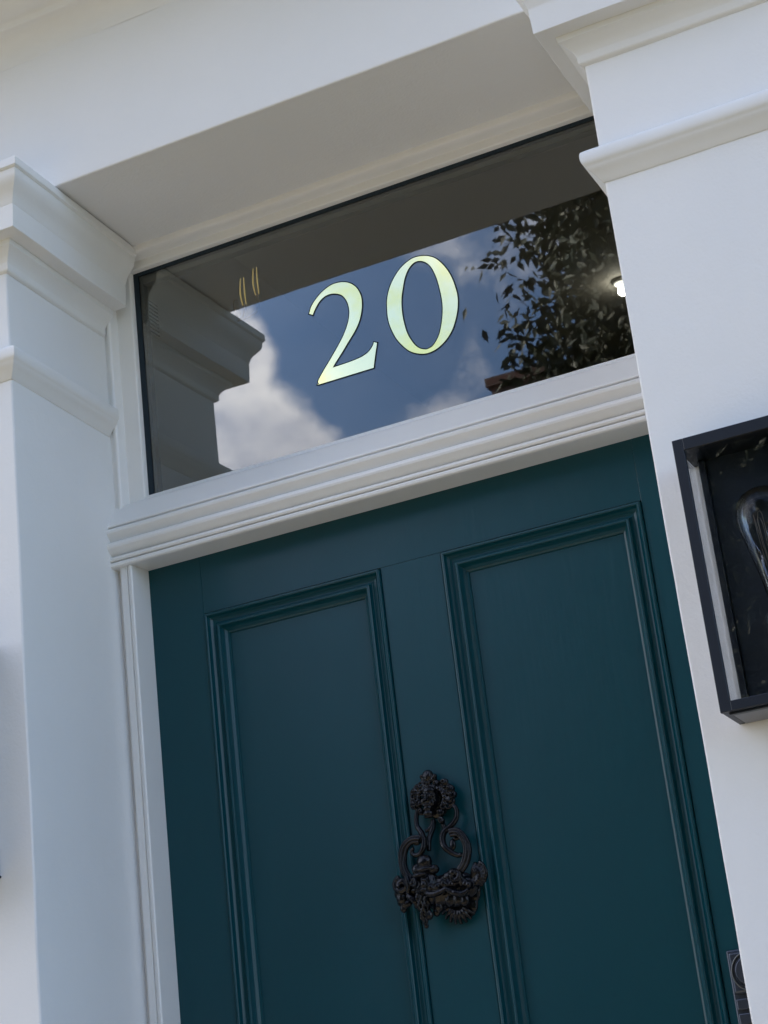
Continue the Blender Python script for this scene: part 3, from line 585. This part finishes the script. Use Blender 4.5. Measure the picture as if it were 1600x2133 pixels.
# ------------------------------------------------------------------ wall lanterns
def lantern(cx, label):
    L = empty('wall_lantern', (cx, PY, 1.535), label, 'wall light', 'black box lanterns on the pilasters')
    W_, y0, y1, z0, z1, fb = .1580/2, -.377, PY, 1.5395, 1.8590, .0125
    def bb(n, d, m=M_lampblk, bev=.0008, par=L): return boxobj(n, d, m, par, bevel=bev)
    X0, X1 = cx-W_, cx+W_
    # front frame bars
    bb('front_frame', (X0, X0+fb, y0, y0+.006, z0, z1)); bb('front_frame', (X1-fb, X1, y0, y0+.006, z0, z1))
    bb('front_frame', (X0+fb, X1-fb, y0, y0+.006, z1-fb-.002, z1)); bb('front_frame', (X0+fb, X1-fb, y0, y0+.006, z0, z0+fb-.001))
    # top, rear bars and back plate
    bb('top_plate', (X0, X1, y0+.0062, y1-.001, z1-.010, z1))
    bb('rear_bar', (X0+.0120, X0+.0200, y1-.020, y1-.001, z0+.004, z1-.0102)); bb('rear_bar', (X1-.0200, X1-.0120, y1-.020, y1-.001, z0+.004, z1-.0102))
    bb('back_plate', (X0+.0202, X1-.0202, y1-.016, y1-.001, z0+.004, z1-.0102), M_lampin)
    bm = bmesh.new()
    box(bm, X0+.001, X0+.008, y0+.0062, y1-.001, z0, z0+.0035); box(bm, X1-.008, X1-.001, y0+.0062, y1-.001, z0, z0+.0035)
    box(bm, X0+.008, X1-.008, y0+.0062, y0+.014, z0-.0025, z0+.0035)
    finish('bottom_frame', bm, M_lampblk, L, bevel=.0006)
    bb('bottom_tray', (X0+.0085, X1-.0085, y0+.0145, y1-.002, z0-.0005, z0+.0035), M_grey)
    # panes
    boxobj('pane', (X0+fb-.002, X1-fb+.002, y0+.0065, y0+.0085, z0+.004, z1-.0102), M_lampglass, L)
    boxobj('pane', (X0+.002, X0+.0035, y0+.009, y1-.002, z0+.004, z1-.0102), M_lampglass, L)
    boxobj('pane', (X1-.0035, X1-.002, y0+.009, y1-.002, z0+.004, z1-.0102), M_lampglass, L)
    # bulb: socket low, globe up
    bz = 1.645; by = -.336; cx = cx+.001
    bm = bmesh.new(); lathe(bm, [(0, -.050), (.020, -.050), (.021, -.046), (.021, -.002), (.0185, .0), (0, .0)], cx, by, bz); finish('socket', bm, M_lampblk, L, smooth=False, bevel=.0005)
    boxobj('socket_arm', (cx-.006, cx+.006, by+.012, y1-.016, bz-.040, bz-.028), M_lampblk, L)
    prof = [(.0125, .0), (.0130, .010), (.0155, .030), (.0200, .055), (.0255, .078), (.0300, .095), (.0320, .108), (.0318, .120), (.0290, .131), (.0235, .139), (.0150, .1445), (.0070, .147), (.0012, .1478)]
    bm = bmesh.new(); lathe(bm, prof, cx, by, bz, 40); bu = finish('bulb', bm, M_bulb, L, smooth=True)
    bm = bmesh.new(); tube(bm, [(cx, by, bz), (cx, by, bz+.03), (cx, by, bz+.105)], [.0045, .003, .0016], 8)
    q = finish('filament_stem', bm, M_bulb, None, smooth=True); q.parent = bu; q.location = (0, 0, 0)
    bm = bmesh.new()
    for k in range(6):
        a = k*math.pi/3
        tube(bm, [(cx+.003*math.cos(a), by+.003*math.sin(a), bz+.028), (cx+.009*math.cos(a), by+.009*math.sin(a), bz+.065), (cx+.0125*math.cos(a), by+.0125*math.sin(a), bz+.110), (cx+.0125*math.cos(a+.5), by+.0125*math.sin(a+.5), bz+.112), (cx+.006*math.cos(a+.5), by+.006*math.sin(a+.5), bz+.06)], .00028, 5, 3)
    q = finish('filament', bm, M_filament, None, smooth=True); q.parent = bu; q.location = (0, 0, 0)
    return L
lantern(.5715, 'black glass-fronted box lantern with clear teardrop bulb on the right pilaster')
lantern(-.5900, 'black box lantern on the left pilaster, only its lower edge showing at the photo edge')

# ------------------------------------------------------------------ trees across the front garden and street
def tree(name, label, x, y, base, tip, crown, nleaf, leaf, m, seed, droop=.6, cat='tree'):
    rnd = random.Random(seed); T = empty(name, (x, y, base), label, cat)
    bm = bmesh.new(); cxx, cyy, czz, rx, ry, rz = crown
    tube(bm, [(x, y, base), (x+.1, y, base+(tip-base)*.35), (x-.05, y+.1, base+(tip-base)*.7), (cxx, cyy, czz+rz*.5)], [.24, .19, .13, .04], 10)
    tips = []
    for i in range(120):
        a = rnd.random()*2*math.pi; el = rnd.uniform(-.5, 1.2); st_ = Vector((x, y, base+(tip-base)*rnd.uniform(.35, .8)))
        r = rnd.uniform(.55, 1.0)
        e = Vector((cxx+rx*r*math.cos(a)*math.cos(el), cyy+ry*r*math.sin(a)*math.cos(el), czz+rz*r*math.sin(el)))
        mid = (st_+e)/2+Vector((rnd.uniform(-.3, .3), rnd.uniform(-.3, .3), .3)); tube(bm, [st_, mid, e], [.07, .035, .010], 6, 3); tips.append((mid, e))
    finish('trunk', bm, M_bark, T, smooth=True)
    vs, fs = [], []
    for i in range(nleaf//30):
        mid, e = rnd.choice(tips); t_ = rnd.uniform(.15, .98); c = mid.lerp(e, t_*.93)+Vector((rnd.gauss(0, .13), rnd.gauss(0, .2), rnd.gauss(0, .16)))
        if i % 5 > 1:
            q_ = Vector((rnd.gauss(0, 1), rnd.gauss(0, 1), rnd.gauss(0, 1))).normalized()*rnd.random()**.33
            q_.x = math.copysign(abs(q_.x)**.62, q_.x)
            q_ *= 1+.10*noise.noise(q_*3+Vector((seed, 0, 0)))*3
            c = Vector((cxx+q_.x*rx, cyy+q_.y*ry, czz+q_.z*rz))
        if ((c.x-cxx)/rx)**2+((c.z-czz)/rz)**2*.8 > 1.0: continue
        for k in range(30):
            p_ = c+Vector((rnd.gauss(0, .12), rnd.gauss(0, .13), rnd.gauss(0, .16)))
            d = Vector((rnd.gauss(0, .8), rnd.gauss(0, .8), rnd.gauss(-droop, .5))).normalized(); s_ = d.cross(Vector((rnd.gauss(0, 1), rnd.gauss(0, 1), rnd.gauss(0, 1)))).normalized(); n_ = d.cross(s_)
            L_ = leaf*rnd.uniform(.7, 1.3); w_ = L_*.22; b0 = len(vs)
            vs += [p_, p_+d*L_*.4+s_*w_-n_*L_*.05, p_+d*L_, p_+d*L_*.4-s_*w_-n_*L_*.05]; fs += [(b0, b0+1, b0+2), (b0, b0+2, b0+3)]
    me = bpy.data.meshes.new('crown'); me.from_pydata(vs, [], fs); me.update(); link('crown', me, m, T); return T
tree('broadleaf_tree', 'large leafy tree across the garden, mirrored in the right end of the fanlight', 1.0, -9.4, -.5, 6.4, (.38, -9.4, 6.2, 3.0, 1.9, 4.6), 600000, .092, M_leaf, 5)
tree('broadleaf_tree', 'dense tree to the right of the large leafy tree, mirrored in the lantern glass', 3.8, -10.0, -.5, 5.0, (3.4, -10, 4.6, 2.9, 2.4, 4.2), 120000, .10, M_leaf, 8)

hg = empty('screen_hedge', (0, -6.1, -.5), 'added dark evergreen hedge at the foot of the front garden', 'screen_hedge')  # added out of view to darken the door and cut ground bounce
rnd = random.Random(11); vs, fs = [], []
for i in range(42000):
    fx = rnd.random(); f = rnd.choice((0, 0, 1, 2)); x = rnd.uniform(-7, 7)
    p_ = Vector((x, -5.72+rnd.gauss(0, .04), rnd.uniform(-.5, 1.75))) if f == 0 else (Vector((x, rnd.uniform(-6.4, -5.7), 1.75+rnd.gauss(0, .05))) if f == 1 else Vector((x, -6.42, rnd.uniform(-.5, 1.75))))
    d = Vector((rnd.gauss(0, 1), rnd.gauss(0, 1), rnd.gauss(.3, .8))).normalized(); s_ = d.orthogonal().normalized(); L_ = rnd.uniform(.04, .08); b0 = len(vs)
    vs += [p_, p_+d*L_*.4+s_*L_*.28, p_+d*L_, p_+d*L_*.4-s_*L_*.28]; fs += [(b0, b0+1, b0+2), (b0, b0+2, b0+3)]
me = bpy.data.meshes.new('foliage'); me.from_pydata(vs, [], fs); me.update(); link('foliage', me, M_leafd, hg)
boxobj('core', (-6.95, 6.95, -6.36, -5.78, -.49, 1.68), M_leafd, hg)

# ------------------------------------------------------------------ houses opposite
def house(x0, x1, label, chim):
    h = empty('brick_house', ((x0+x1)/2, -22, -.5), label, 'house', 'brick houses across the street')
    bm = bmesh.new(); box(bm, x0, x1, -26, -19, -.5, 6.6); finish('wall', bm, M_brick, h)
    bm = bmesh.new(); extrude_poly(bm, [(-18.7, 6.6), (-26.3, 6.6), (-22.5, 9.3)], 0, x0, x1); finish('roof', bm, M_slate, h)
    bm = bmesh.new(); box(bm, chim-.55, chim+.45, -22.9, -21.9, 8.6, 12.25); box(bm, chim-.62, chim+.52, -22.97, -21.83, 12.25, 12.4); c = finish('chimney', bm, M_brick, h)
    for wx in (x0+1.3, (x0+x1)/2, x1-1.3):
        for z0, z1 in ((.7, 2.4), (3.7, 5.3)):
            wn = boxobj('window', (wx-.55, wx+.55, -18.99, -18.93, z0, z1), M_whitew, h)
            wp = boxobj('pane', (wx-.47, wx+.47, -18.93, -18.925, z0+.08, z1-.08), M_winglass, None); wp.parent = wn; wp.location = (0, 0, 0)
    return h
house(-9.5, -3.0, 'red brick house across the street with a chimney mirrored in the fanlight', -6.9)
house(-2.9, 3.6, 'middle red brick house across the street behind the tree', 2.0)
house(3.7, 10.2, 'right-hand red brick house across the street', 8.5)
house(-16.1, -9.6, 'left-hand red brick house across the street', -14.5)
